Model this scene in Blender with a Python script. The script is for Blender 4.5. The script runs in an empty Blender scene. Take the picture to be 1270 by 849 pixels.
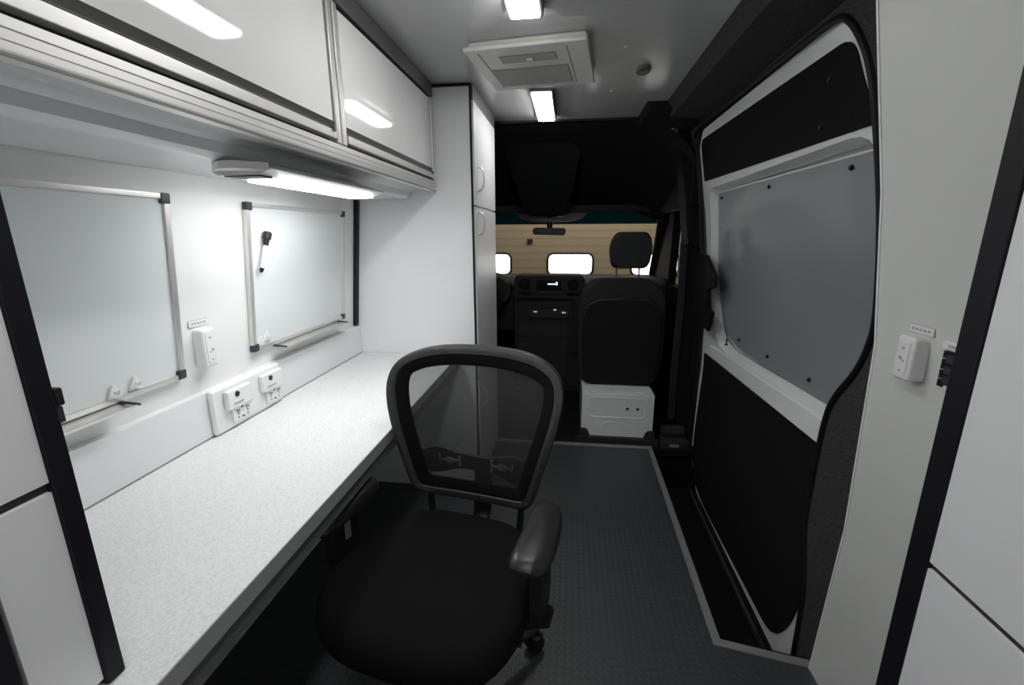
import bpy, bmesh, math, random
from mathutils import Vector, Matrix
from mathutils.geometry import delaunay_2d_cdt
random.seed(4)
PI = math.pi
SC = bpy.context.scene
COL = SC.collection
H = 1.325

# ------------------------------------------------------------------ materials
def mat(name, col, rough=0.5, metal=0.0, spec=0.5, coat=0.0, noise=None, bump=None, alpha=None, emit=None):
    m = bpy.data.materials.new(name); m.use_nodes = True
    nt = m.node_tree; b = nt.nodes['Principled BSDF']
    c = (col[0], col[1], col[2], 1) if not isinstance(col, (int, float)) else (col, col, col, 1)
    b.inputs['Base Color'].default_value = c
    b.inputs['Roughness'].default_value = rough
    b.inputs['Metallic'].default_value = metal
    b.inputs['Specular IOR Level'].default_value = spec
    if coat:
        b.inputs['Coat Weight'].default_value = coat
        b.inputs['Coat Roughness'].default_value = 0.03
    if emit:
        b.inputs['Emission Color'].default_value = (emit[0], emit[1], emit[2], 1)
        b.inputs['Emission Strength'].default_value = emit[3]
    tc = nt.nodes.new('ShaderNodeTexCoord')
    if noise:
        sc, amt = noise[0], noise[1]
        n = nt.nodes.new('ShaderNodeTexNoise'); n.inputs['Scale'].default_value = sc; n.inputs['Detail'].default_value = 3
        nt.links.new(tc.outputs['Object'], n.inputs['Vector'])
        r = nt.nodes.new('ShaderNodeMapRange')
        r.inputs['From Min'].default_value = .35; r.inputs['From Max'].default_value = .65
        r.inputs['To Min'].default_value = 1 - amt; r.inputs['To Max'].default_value = 1 + amt
        nt.links.new(n.outputs['Fac'], r.inputs['Value'])
        mx = nt.nodes.new('ShaderNodeVectorMath'); mx.operation = 'SCALE'
        mx.inputs[0].default_value = c[:3]
        nt.links.new(r.outputs['Result'], mx.inputs['Scale'])
        nt.links.new(mx.outputs['Vector'], b.inputs['Base Color'])
    if bump:
        n = nt.nodes.new('ShaderNodeTexNoise'); n.inputs['Scale'].default_value = bump[0]; n.inputs['Detail'].default_value = 2
        nt.links.new(tc.outputs['Object'], n.inputs['Vector'])
        bp = nt.nodes.new('ShaderNodeBump'); bp.inputs['Strength'].default_value = bump[1]
        bp.inputs['Distance'].default_value = bump[2] if len(bump) > 2 else .002
        nt.links.new(n.outputs['Fac'], bp.inputs['Height'])
        nt.links.new(bp.outputs['Normal'], b.inputs['Normal'])
    return m

def see_through(name, col, amount, rough=0.5, tint=(1, 1, 1), weave=None):
    m = bpy.data.materials.new(name); m.use_nodes = True
    nt = m.node_tree; b = nt.nodes['Principled BSDF']; out = nt.nodes['Material Output']
    b.inputs['Base Color'].default_value = (*col, 1); b.inputs['Roughness'].default_value = rough
    t = nt.nodes.new('ShaderNodeBsdfTransparent'); t.inputs['Color'].default_value = (*tint, 1)
    mx = nt.nodes.new('ShaderNodeMixShader'); mx.inputs['Fac'].default_value = amount
    nt.links.new(b.outputs[0], mx.inputs[1]); nt.links.new(t.outputs[0], mx.inputs[2])
    nt.links.new(mx.outputs[0], out.inputs['Surface'])
    return m

M = {}
M['laminate'] = mat('white_laminate', (.80, .80, .815), .38, bump=(160, .05))
M['wall'] = mat('white_wall_panel', (.82, .825, .815), .35, bump=(90, .05))
M['gloss'] = mat('gloss_white_door', (.88, .885, .88), .05, spec=.6)
M['ceiling'] = mat('gloss_ceiling_panel', (.56, .57, .565), .16, spec=.5)
M['pillar'] = mat('cream_wall_panel', (.70, .71, .69), .34, bump=(45, .35, .001))
M['alu'] = mat('brushed_aluminium', (.72, .71, .69), .42, metal=.75)
M['alu_dark'] = mat('dark_grey_metal', (.24, .24, .23), .45, metal=.6)  # darker grey metal for the handle channel and small fittings
M['grey_trim'] = mat('grey_trim', (.13, .128, .13), .5)
M['slot'] = mat('black_gap', (.03, .03, .03), .6)
M['under'] = mat('satin_grey_underside', (.72, .74, .75), .18, spec=.6)
M['black'] = mat('black_frame', (.008, .008, .011), .5, spec=.25)
M['black_pl'] = mat('black_plastic', (.011, .011, .012), .4)
M['arm_pl'] = mat('armrest_rubber', (.018, .018, .018), .36, bump=(300, .1))
M['frame_pl'] = mat('chair_frame_plastic', (.027, .027, .029), .45)
M['fabric'] = mat('black_fabric', (.006, .006, .0065), .92, spec=.12, bump=(900, .5, .001))
M['carpet'] = mat('charcoal_carpet', (.055, .055, .057), .95, spec=.1, noise=(260, .45), bump=(700, .6, .002))
M['carpet_dk'] = mat('black_carpet', (.012, .0118, .013), .95, spec=.1, noise=(300, .4), bump=(700, .6, .002))
M['cab'] = mat('cab_plastic', (.027, .027, .030), .65, spec=.35, bump=(400, .2))
M['cab_dk'] = mat('cab_dark_plastic', (.008, .008, .009), .7, spec=.2)
M['headliner'] = mat('black_headliner', (.016, .017, .019), .85, spec=.2, bump=(500, .3))
M['seatfab'] = mat('seat_fabric', (.022, .023, .025), .85, spec=.2, bump=(600, .4))
M['white_paint'] = mat('white_van_paint', (.80, .82, .82), .25, coat=.5)
M['grey_panel'] = mat('grey_window_panel', (.25, .265, .285), .30, spec=.5, noise=(1.8, .06))
M['white_pl'] = mat('white_plastic', (.82, .82, .82), .3)
M['ac_white'] = mat('air_unit_white', (.74, .74, .71), .4)
M['ac_grille'] = mat('air_unit_grille', (.33, .33, .32), .6)
M['board'] = mat('whiteboard_surface', (.72, .75, .757), .2, spec=.5)
M['cap'] = mat('dark_plastic_cap', (.035, .035, .05), .45)
M['dot'] = mat('dark_dot', (.015, .012, .012), .5)
M['slotgrey'] = mat('grey_slot', (.25, .25, .25), .6)
M['label'] = mat('grey_print', (.42, .42, .42), .6)
M['chrome'] = mat('chrome', (.75, .75, .75), .15, metal=1)
M['brown_grey'] = mat('brown_grey_plastic', (.13, .125, .11), .45)
M['mirror'] = mat('mirror_back', (.010, .010, .011), .4)
M['sensor'] = mat('brown_box', (.11, .05, .03), .6)
M['gfloor'] = mat('garage_concrete', (.18, .18, .17), .8, noise=(3, .1))
M['cabinet_under'] = mat('dark_carcass', (.03, .03, .03), .7)
M['led'] = mat('led_diffuser', (1, 1, 1), .5, emit=(1, .995, .98, 26))
M['led_under'] = mat('led_diffuser_under', (1, 1, 1), .5, emit=(.98, 1, 1, 25))
M['winlight'] = mat('bright_window', (1, 1, 1), .5, emit=(1, 1, 1, 4.5))
M['disp'] = mat('lit_display', (.1, .1, .1), .5, emit=(.8, .9, 1, 1.2))
M['mesh'] = see_through('chair_mesh', (.022, .022, .024), .30, .7)
M['glass'] = see_through('clear_glass', (.02, .03, .03), .95, .05)
M['teal'] = see_through('teal_tint_glass', (.004, .06, .085), .22, .3, (.05, .55, .75))

def floor_mat():
    m = mat('coin_rubber_floor', (.041, .046, .050), .42, spec=.5)
    nt = m.node_tree; b = nt.nodes['Principled BSDF']
    tc = nt.nodes.new('ShaderNodeTexCoord')
    sc = nt.nodes.new('ShaderNodeVectorMath'); sc.operation = 'SCALE'; sc.inputs['Scale'].default_value = 42
    fr = nt.nodes.new('ShaderNodeVectorMath'); fr.operation = 'FRACTION'
    su = nt.nodes.new('ShaderNodeVectorMath'); su.operation = 'SUBTRACT'; su.inputs[1].default_value = (.5, .5, 0)
    mu = nt.nodes.new('ShaderNodeVectorMath'); mu.operation = 'MULTIPLY'; mu.inputs[1].default_value = (1, 1, 0)
    ln = nt.nodes.new('ShaderNodeVectorMath'); ln.operation = 'LENGTH'
    r = nt.nodes.new('ShaderNodeMapRange'); r.interpolation_type = 'SMOOTHSTEP'
    r.inputs['From Min'].default_value = .24; r.inputs['From Max'].default_value = .36
    r.inputs['To Min'].default_value = 1; r.inputs['To Max'].default_value = 0
    L = nt.links.new
    L(tc.outputs['Object'], sc.inputs[0]); L(sc.outputs[0], fr.inputs[0]); L(fr.outputs[0], su.inputs[0])
    L(su.outputs[0], mu.inputs[0]); L(mu.outputs[0], ln.inputs[0]); L(ln.outputs['Value'], r.inputs['Value'])
    bp = nt.nodes.new('ShaderNodeBump'); bp.inputs['Strength'].default_value = .55; bp.inputs['Distance'].default_value = .0015
    L(r.outputs[0], bp.inputs['Height']); L(bp.outputs[0], b.inputs['Normal'])
    return m
M['floor'] = floor_mat()

def desk_mat():
    m = mat('speckled_worktop', (.72, .735, .735), .35)
    nt = m.node_tree; b = nt.nodes['Principled BSDF']; L = nt.links.new
    tc = nt.nodes.new('ShaderNodeTexCoord')
    n = nt.nodes.new('ShaderNodeTexNoise'); n.inputs['Scale'].default_value = 210; n.inputs['Detail'].default_value = 4
    n.inputs['Roughness'].default_value = .7
    cr = nt.nodes.new('ShaderNodeValToRGB')
    cr.color_ramp.elements[0].position = .38; cr.color_ramp.elements[0].color = (.66, .69, .69, 1)
    cr.color_ramp.elements[1].position = .56; cr.color_ramp.elements[1].color = (.80, .805, .80, 1)
    L(tc.outputs['Object'], n.inputs['Vector']); L(n.outputs['Fac'], cr.inputs[0]); L(cr.outputs[0], b.inputs['Base Color'])
    return m
M['desk'] = desk_mat()

def garage_mat():
    m = mat('beige_panelled_wall', (.56, .45, .27), .8)
    nt = m.node_tree; b = nt.nodes['Principled BSDF']; L = nt.links.new
    tc = nt.nodes.new('ShaderNodeTexCoord')
    w = nt.nodes.new('ShaderNodeTexWave'); w.wave_type = 'BANDS'; w.bands_direction = 'Z'
    w.inputs['Scale'].default_value = 3.2; w.inputs['Distortion'].default_value = .4
    cr = nt.nodes.new('ShaderNodeValToRGB')
    cr.color_ramp.elements[0].position = 0; cr.color_ramp.elements[0].color = (.52, .42, .27, 1)
    cr.color_ramp.elements[1].position = .5; cr.color_ramp.elements[1].color = (.60, .49, .31, 1)
    L(tc.outputs['Object'], w.inputs['Vector']); L(w.outputs['Fac'], cr.inputs[0]); L(cr.outputs[0], b.inputs['Base Color'])
    return m
M['garage'] = garage_mat()

# ------------------------------------------------------------------ helpers
def link(o): COL.objects.link(o); return o

def sharpen(bm, deg=38):
    bm.normal_update()
    for f in bm.faces: f.smooth = True
    for e in bm.edges:
        if len(e.link_faces) == 2 and e.calc_face_angle(0) > math.radians(deg): e.smooth = False

def obj(name, bm, m, parent=None, local=False, smooth=True):
    bmesh.ops.recalc_face_normals(bm, faces=bm.faces)
    if smooth: sharpen(bm)
    if parent is not None and not local:
        bmesh.ops.translate(bm, verts=bm.verts, vec=-world_loc(parent))
    loc = Vector((0, 0, 0))
    if parent is None:
        xs = [v.co for v in bm.verts]
        lo = Vector((min(v.x for v in xs), min(v.y for v in xs), min(v.z for v in xs)))
        hi = Vector((max(v.x for v in xs), max(v.y for v in xs), max(v.z for v in xs)))
        loc = Vector(((lo.x + hi.x) / 2, (lo.y + hi.y) / 2, lo.z))
        bmesh.ops.translate(bm, verts=bm.verts, vec=-loc)
    me = bpy.data.meshes.new(name); bm.to_mesh(me); bm.free()
    me.materials.append(m)
    o = link(bpy.data.objects.new(name, me)); o.location = loc
    if smooth and len(me.polygons) > 6:
        wn = o.modifiers.new('weighted_normals', 'WEIGHTED_NORMAL'); wn.keep_sharp = True; wn.weight = 80
    if parent is not None: o.parent = parent
    return o

def world_loc(o):
    v = Vector((0, 0, 0))
    while o is not None:
        v += o.location; o = o.parent
    return v

def tag(o, label, cat, group=None):
    o['label'] = label; o['category'] = cat
    if group: o['group'] = group
    return o

def thing(name, label, cat, loc=(0, 0, 0), group=None, rotz=0):
    o = link(bpy.data.objects.new(name, None)); o.location = loc; o.rotation_euler = (0, 0, rotz)
    o.empty_display_size = .05
    return tag(o, label, cat, group)

def struct(name, bm, m, label=None, parent=None, smooth=True):
    o = obj(name, bm, m, parent, smooth=smooth)
    if parent is None: o['kind'] = 'structure'
    if label: o['label'] = label
    return o

def B(): return bmesh.new()

def box(bm, x0, x1, y0, y1, z0, z1, bev=0.0, seg=2):
    r = bmesh.ops.create_cube(bm, size=1)
    vs = r['verts']
    for v in vs:
        v.co = Vector(((x0 + x1) / 2 + v.co.x * (x1 - x0), (y0 + y1) / 2 + v.co.y * (y1 - y0), (z0 + z1) / 2 + v.co.z * (z1 - z0)))
    if bev > 0:
        es = list({e for v in vs for e in v.link_edges})
        bmesh.ops.bevel(bm, geom=es, offset=bev, segments=seg, affect='EDGES', profile=.5)
    return bm

def bx(*a, **k): return box(B(), *a, **k)

def hexa(bm, pts):      # eight corners: bottom ring, top ring
    v = [bm.verts.new(p) for p in pts]
    for f in ((0, 1, 2, 3), (4, 5, 6, 7), (0, 1, 5, 4), (1, 2, 6, 5), (2, 3, 7, 6), (3, 0, 4, 7)):
        bm.faces.new([v[i] for i in f])
    return bm

def prism_y(bm, prof, y0, y1):      # profile in X,Z swept along Y
    a = [bm.verts.new((x, y0, z)) for x, z in prof]; b = [bm.verts.new((x, y1, z)) for x, z in prof]
    n = len(prof)
    bm.faces.new(a); bm.faces.new(b[::-1])
    for i in range(n): bm.faces.new((a[i], a[(i + 1) % n], b[(i + 1) % n], b[i]))
    return bm

def prism_z(bm, prof, z0, z1, bev=0):
    a = [bm.verts.new((x, y, z0)) for x, y in prof]; b = [bm.verts.new((x, y, z1)) for x, y in prof]
    n = len(prof)
    bm.faces.new(a); bm.faces.new(b[::-1])
    for i in range(n): bm.faces.new((a[i], a[(i + 1) % n], b[(i + 1) % n], b[i]))
    if bev: bmesh.ops.bevel(bm, geom=list(bm.edges), offset=bev, segments=2, affect='EDGES', profile=.5)
    return bm

def prism_x(bm, prof, x0, x1):
    a = [bm.verts.new((x0, y, z)) for y, z in prof]; b = [bm.verts.new((x1, y, z)) for y, z in prof]
    n = len(prof)
    bm.faces.new(a); bm.faces.new(b[::-1])
    for i in range(n): bm.faces.new((a[i], a[(i + 1) % n], b[(i + 1) % n], b[i]))
    return bm

def tube(bm, path, r, seg=10, closed=False, flat=None):
    P = [Vector(p) for p in path]; n = len(P); rings = []
    rr = r if isinstance(r, (list, tuple)) else [r] * n
    up = None
    for i in range(n):
        if closed: t = P[(i + 1) % n] - P[i - 1]
        else: t = P[min(i + 1, n - 1)] - P[max(i - 1, 0)]
        t.normalize()
        if up is None:
            up = Vector((0, 0, 1)) if abs(t.z) < .9 else Vector((1, 0, 0))
        if flat is not None: up = Vector(flat)
        s = t.cross(up).normalized(); u = s.cross(t).normalized()
        if flat is None: up = u
        a, b = (rr[i], rr[i]) if not isinstance(rr[i], (tuple, list)) else rr[i]
        rings.append([bm.verts.new(P[i] + s * math.cos(2 * PI * k / seg) * a + u * math.sin(2 * PI * k / seg) * b) for k in range(seg)])
    m = n if closed else n - 1
    for i in range(m):
        A, C = rings[i], rings[(i + 1) % n]
        for k in range(seg): bm.faces.new((A[k], A[(k + 1) % seg], C[(k + 1) % seg], C[k]))
    if not closed:
        bm.faces.new(rings[0][::-1]); bm.faces.new(rings[-1])
    return bm

def lathe(bm, prof, c, axis='z', seg=20):   # prof: (radius, height)
    rings = []
    for r, h in prof:
        ring = []
        for k in range(seg):
            a = 2 * PI * k / seg; x, y = r * math.cos(a), r * math.sin(a)
            p = {'z': (x, y, h), 'x': (h, x, y), 'y': (x, h, y)}[axis]
            ring.append(bm.verts.new((c[0] + p[0], c[1] + p[1], c[2] + p[2])))
        rings.append(ring)
    for A, C in zip(rings, rings[1:]):
        for k in range(seg): bm.faces.new((A[k], A[(k + 1) % seg], C[(k + 1) % seg], C[k]))
    bm.faces.new(rings[0][::-1]); bm.faces.new(rings[-1])
    return bm

def catmull(pts, n=8, closed=True):
    out = []; N = len(pts)
    rng = range(N) if closed else range(N - 1)
    for i in rng:
        p = [pts[(i + k) % N] if closed else pts[min(max(i + k, 0), N - 1)] for k in (-1, 0, 1, 2)]
        for j in range(n):
            t = j / n
            out.append(tuple(.5 * (2 * b + (c - a) * t + (2 * a - 5 * b + 4 * c - d) * t * t + (3 * b - a - 3 * c + d) * t ** 3)
                             for a, b, c, d in zip(*p)))
    if not closed: out.append(tuple(pts[-1]))
    return out

def inside(p, poly):
    x, y = p; r = False; n = len(poly)
    for i in range(n):
        x1, y1 = poly[i]; x2, y2 = poly[i - 1]
        if (y1 > y) != (y2 > y) and x < (x2 - x1) * (y - y1) / (y2 - y1) + x1: r = not r
    return r

def round_poly(poly, r, n=5):
    out = []; N = len(poly)
    for i in range(N):
        p, a, b = Vector(poly[i]), Vector(poly[i - 1]), Vector(poly[(i + 1) % N])
        rr = r[i] if isinstance(r, (list, tuple)) else r
        if rr <= 0: out.append(tuple(p)); continue
        da, db = (a - p), (b - p)
        ra = min(rr, da.length * .48, db.length * .48)
        s, e = p + da.normalized() * ra, p + db.normalized() * ra
        for k in range(n + 1):
            t = k / n; out.append(tuple((1 - t) ** 2 * s + 2 * t * (1 - t) * p + t * t * e))
    return out

def densify(poly, d=.08):
    out = []; N = len(poly)
    for i in range(N):
        a, b = Vector(poly[i]), Vector(poly[(i + 1) % N]); k = max(1, int((b - a).length / d))
        for j in range(k): out.append(tuple(a.lerp(b, j / k)))
    return out

def sheet(bm, outline, holes, xf, thick, step=.06):
    """Curved panel laid out in Y,Z; xf(z) gives its inner X; thickness outward (+X)."""
    outline = densify(outline); holes = [densify(h) for h in holes]
    vs = []; es = []
    for pl in [outline] + holes:
        s = len(vs); vs += [Vector(p) for p in pl]; n = len(pl)
        es += [(s + i, s + (i + 1) % n) for i in range(n)]
    ys = [p[0] for p in outline]; zs = [p[1] for p in outline]
    z = min(zs) + step * .5
    while z < max(zs):
        y = min(ys) + step * .5
        while y < max(ys):
            if inside((y, z), outline) and not any(inside((y, z), h) for h in holes):
                if all(abs(p[0] - y) + abs(p[1] - z) > step * .35 for pl in [outline] + holes for p in pl): vs.append(Vector((y, z)))
            y += step
        z += step
    V, E, F, *_ = delaunay_2d_cdt(vs, es, [], 0, 1e-6)
    front = [bm.verts.new((xf(v[1]), v[0], v[1])) for v in V]
    back = [bm.verts.new((xf(v[1]) + thick, v[0], v[1])) for v in V]
    ec = {}
    for f in F:
        c = (sum(V[i][0] for i in f) / len(f), sum(V[i][1] for i in f) / len(f))
        if not inside(c, outline) or any(inside(c, h) for h in holes): continue
        bm.faces.new([front[i] for i in f]); bm.faces.new([back[i] for i in f][::-1])
        for i in range(len(f)):
            a, b = f[i], f[(i + 1) % len(f)]
            ec.setdefault((min(a, b), max(a, b)), []).append((a, b))
    for k, l in ec.items():
        if len(l) == 1:
            a, b = l[0]; bm.faces.new((front[b], front[a], back[a], back[b]))
    for v in list(bm.verts):
        if not v.link_faces: bm.verts.remove(v)
    return bm

# inner side of the right wall leans in towards the roof
PIL = [(-.6, .765), (0, .777), (.5, .8), (1.04, .786), (1.415, .736), (1.82, .656), (2.1, .58)]
def pil(z):
    for (a, xa), (b, xb) in zip(PIL, PIL[1:]):
        if z <= b: return xa + (xb - xa) * (z - a) / (b - a)
    return PIL[-1][1]
def wx(z): return -1.07 + max(0, z - .80) / .6 * .058          # left wall

# ================================================================== SETTING
CEIL = 1.963
YB = -1.6
# floor with the cut-out for the entry step
fl = [(-1.12, YB), (.79, YB), (.79, 1.245), (.745, 1.252), (.52, 1.285), (.535, 2.685), (-1.12, 2.685)]
struct('floor', prism_z(B(), fl, -.03, 0), M['floor'])
# aluminium nosing round the floor edge (trim)
def strip(bm, a, b, w, z0, z1):
    a, b = Vector(a), Vector(b); t = (b - a).normalized(); n = Vector((-t.y, t.x)) * w
    return prism_z(bm, [tuple(a), tuple(b), tuple(b + n), tuple(a + n)], z0, z1)
bm = B()
nose = [(-1.1, 2.66), (.524, 2.66), (.506, 1.268), (.745, 1.226), (.79, 1.22)]
outr = [(-1.1, 2.70), (.556, 2.70), (.538, 1.296), (.75, 1.258), (.79, 1.252)]
for i in range(4):
    prism_z(bm, [nose[i], nose[i + 1], outr[i + 1], outr[i]], .0005, .0045)
    prism_z(bm, [outr[i], outr[i + 1], (outr[i + 1][0] - .004, outr[i + 1][1] - .004), (outr[i][0] - .004, outr[i][1] - .004)], -.03, .0045)
M['nosing'] = mat('worn_aluminium_nosing', (.30, .30, .30), .45, metal=.4)
struct('trim_1', bm, M['nosing'])
# step well
bm = B()
box(bm, .53, .86, 1.25, 2.75, -.33, -.31)
box(bm, .515, .535, 1.25, 2.75, -.31, -.031)
box(bm, .52, .86, 1.23, 1.25, -.31, -.031)
box(bm, .52, .86, 2.75, 2.77, -.31, -.031)
struct('trim_2', bm, M['carpet_dk'])
# ceiling
struct('ceiling', bx(-1.12, .75, YB, 2.80, CEIL, CEIL + .03), M['ceiling'])
struct('trim_3', bx(-.46, .5, 2.801, 2.86, CEIL - .012, CEIL + .03, bev=.008), mat('gloss_black_lip', (.01, .01, .01), .22))
# left wall
bm = B()
hexa(bm, [(-1.12, YB, 0), (-1.07, YB, 0), (-1.07, 2.095, 0), (-1.12, 2.095, 0), (-1.12, YB, .80), (-1.07, YB, .80), (-1.07, 2.095, .80), (-1.12, 2.095, .80)])
hexa(bm, [(-1.12, YB, .80), (-1.07, YB, .80), (-1.07, 2.095, .80), (-1.12, 2.095, .80), (-1.12, YB, CEIL), (wx(CEIL), YB, CEIL), (wx(CEIL), 2.095, CEIL), (-1.12, 2.095, CEIL)])
struct('wall_left', bm, M['wall'])
bm = B()
hexa(bm, [(wx(.885), 2.062, .885), (wx(.885) + .014, 2.062, .885), (wx(.885) + .014, 2.094, .885), (wx(.885), 2.094, .885),
          (wx(1.482), 2.062, 1.482), (wx(1.482) + .014, 2.062, 1.482), (wx(1.482) + .014, 2.094, 1.482), (wx(1.482), 2.094, 1.482)])
struct('trim_4', bm, M['black'])
# right wall, cream panel
zs = [-.0, .25, .5, .77, 1.04, 1.23, 1.415, 1.62, 1.82, CEIL]
bm = B()
prof = [(pil(z), z) for z in zs] + [(.88, CEIL), (.88, 0)]
prism_y(bm, prof, YB, 1.214)
struct('wall_right', bm, M['pillar'])
bm = B()      # pale edge moulding of that panel
prism_y(bm, [(pil(z) - .002, z) for z in zs if z < 1.9] + [(pil(z) + .03, z) for z in reversed(zs) if z < 1.9], 1.2145, 1.221)
struct('trim_5', bm, M['white_pl'])
# rear wall behind the camera
struct('wall_back', bx(-1.12, .88, YB - .04, YB, 0, CEIL), M['laminate'])
# carpeted jamb round the sliding door
GASK = [(2.82, 1.60), (2.80, 1.80), (2.73, 1.868), (2.285, 1.877), (1.584, 1.871), (1.422, 1.864), (1.371, 1.839), (1.332, 1.785), (1.304, 1.719), (1.288, 1.625),
        (1.279, 1.457), (1.270, 1.301), (1.273, 1.114), (1.296, 1.02), (1.333, .935), (1.399, .847), (1.434, .775), (1.451, .67),
        (1.464, .5), (1.45, .355), (1.406, .229), (1.376, .126), (1.36, -.06), (1.36, -.22), (1.42, -.29)]
open_front = [(2.80, -.29), (2.84, -.1), (2.845, .7)]
opening = GASK + open_front
wall_out = [(1.2, -.3), (3.02, -.3), (3.02, 1.90), (1.2, 1.90)]
bm = sheet(B(), wall_out, [opening], lambda z: pil(z) + .035, .012)
struct('trim_6', bm, M['carpet'])
sm = catmull([(pil(z) + .033, y, z) for y, z in opening], 4)
struct('trim_7', tube(B(), sm, .010, 8, closed=True), M['black'])
# roof duct along the right side
struct('trim_8', prism_y(B(), [(.463, CEIL), (.499, 1.907), (.70, 1.888), (.745, 1.888), (.745, CEIL)], YB, 2.58), M['carpet'])
bm = prism_y(B(), [(.365, CEIL), (.385, 1.93), (.52, 1.915), (.72, 1.885), (.72, CEIL)], 2.50, 2.86)
struct('trim_9', bm, M['headliner'])

# ------------------------------------------------------------------ sliding door
xd = lambda z: pil(z) + .05
OUT = [(1.22, -.25), (2.593, -.247), (2.745, -.128), (2.80, -.03), (2.845, .4), (2.86, .734), (2.87, 1.1), (2.86, 1.50), (2.83, 1.70), (2.80, 1.80), (2.70, 1.862), (1.30, 1.872), (1.22, 1.872)]
HOLE = round_poly([(2.70, 1.562), (1.30, 1.576), (1.30, .75), (2.40, .695), (2.60, .72), (2.79, 1.0)], [.06, .12, .02, .0, .12, .35])
door = struct('door_1', sheet(B(), round_poly(OUT, .02, 2), [HOLE], xd, .012), M['white_paint'], 'white sliding side door with black panels and a grey blanked window')
# recess wall linking frame to the sunk panel, grey blanking panel, sill ledge
bm = B()
dh = densify(HOLE, .05)
cy = sum(p[0] for p in dh) / len(dh); cz = sum(p[1] for p in dh) / len(dh)
ins = [(cy + (y - cy) * .975, cz + (z - cz) * .955) for y, z in dh]
A = [bm.verts.new((xd(z) + .002, y, z)) for y, z in dh]
Bv = [bm.verts.new((pil(z) + .089, y, z)) for y, z in ins]
Cv = [bm.verts.new((pil(z) + .096, y, z)) for y, z in ins]
Dv = [bm.verts.new((xd(z) + .012, y + (y - cy) * .004, z + (z - cz) * .004)) for y, z in dh]
n = len(A)
for i in range(n):
    j = (i + 1) % n
    bm.faces.new((A[i], A[j], Bv[j], Bv[i])); bm.faces.new((Bv[i], Bv[j], Cv[j], Cv[i])); bm.faces.new((Cv[i], Cv[j], Dv[j], Dv[i])); bm.faces.new((Dv[i], Dv[j], A[j], A[i]))
struct('window_recess', bm, M['white_paint'], None, door)
GREY = round_poly([(2.735, 1.534), (1.24, 1.536), (1.24, .765), (2.36, .745), (2.57, .79), (2.80, 1.10)], [.05, .01, .01, .05, .1, .3])
gp = struct('window_blank', sheet(B(), GREY, [], lambda z: pil(z) + .086, .008), M['grey_panel'], 'grey blanking panel', door)
for y, z in [(1.481, 1.507), (2.033, 1.507), (2.62, 1.507), (2.755, 1.36), (2.36, .79), (2.016, .796), (1.664, .805)]:
    struct('screw', lathe(B(), [(.006, 0), (.0085, .004), (.0085, .008)], (pil(z) + .078, y, z), 'x', 10), M['black'], None, gp)
struct('panel_edge', tube(B(), [(pil(1.536) + .088, y, 1.539) for y in (2.70, 2.2, 1.7, 1.3)], .0035, 6), M['white_pl'], None, gp)
struct('outer_skin', sheet(B(), [(1.21, -.24), (2.80, -.24), (2.86, .7), (2.86, 1.5), (2.80, 1.86), (1.21, 1.86)], [], lambda z: pil(z) + .11, .01, step=.15), M['white_paint'], None, door)
# upper black panel, lower black panel
UP = round_poly([(2.765, 1.606), (2.755, 1.82), (1.385, 1.812), (1.352, 1.70), (1.30, 1.588)], [.01, .06, .10, .05, .01])
struct('upper_panel', sheet(B(), UP, [], lambda z: xd(z) - .005, .004), M['carpet_dk'], 'black upper lining panel', door)
LOW = round_poly([(2.79, .606), (1.30, .64), (1.40, .12), (1.43, -.05), (1.53, -.205), (2.457, -.235), (2.66, -.20), (2.745, -.08), (2.775, .1)], [.004, .01, .02, .08, .12, .1, .08, .08, .05])
struct('lower_panel', sheet(B(), LOW, [], lambda z: xd(z) - .005, .004), M['carpet_dk'], 'black lower lining panel', door)
for y, z in ((1.50, 1.745), (1.56, 1.63)):
    struct('clip', lathe(B(), [(.008, 0), (.008, .003)], (xd(z) - .0075, y, z), 'x', 10), M['black'], None, door)
struct('lock_pin', lathe(B(), [(.010, 0), (.010, .004), (.004, .006), (.004, .03), (.006, .034)], (pil(.74) + .062, 2.47, .735), 'z', 10), M['black'], None, door)
# raised lip of the sill
bm = B()
hexa(bm, [(xd(.64) - .018, 1.475, .645), (xd(.64) + .01, 1.475, .645), (xd(.64) + .01, 2.78, .615), (xd(.64) - .012, 2.78, .615),
          (xd(.74) - .012, 1.475, .732), (xd(.74) + .02, 1.475, .742), (xd(.74) + .02, 2.62, .690), (xd(.74) - .008, 2.70, .682)])
bmesh.ops.bevel(bm, geom=list(bm.edges), offset=.006, segments=3, affect='EDGES', profile=.5)
struct('sill_lip', bm, M['white_paint'], None, door)

# grab handle at the front of the door
g = thing('grab_handle', 'black angular grab handle beside the front edge of the sliding door', 'handle', (.76, 2.6, .8))
bm = B()
hp = [(2.90, 1.22), (2.72, 1.20), (2.52, 1.10), (2.51, 1.04), (2.63, 1.02), (2.63, .915), (2.51, .905), (2.56, .79), (2.90, .84)]
prism_x(bm, hp, .775, .795)
bmesh.ops.bevel(bm, geom=list(bm.edges), offset=.004, segments=2, affect='EDGES', profile=.5)
obj('grip', bm, M['cab_dk'], g)

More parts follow.
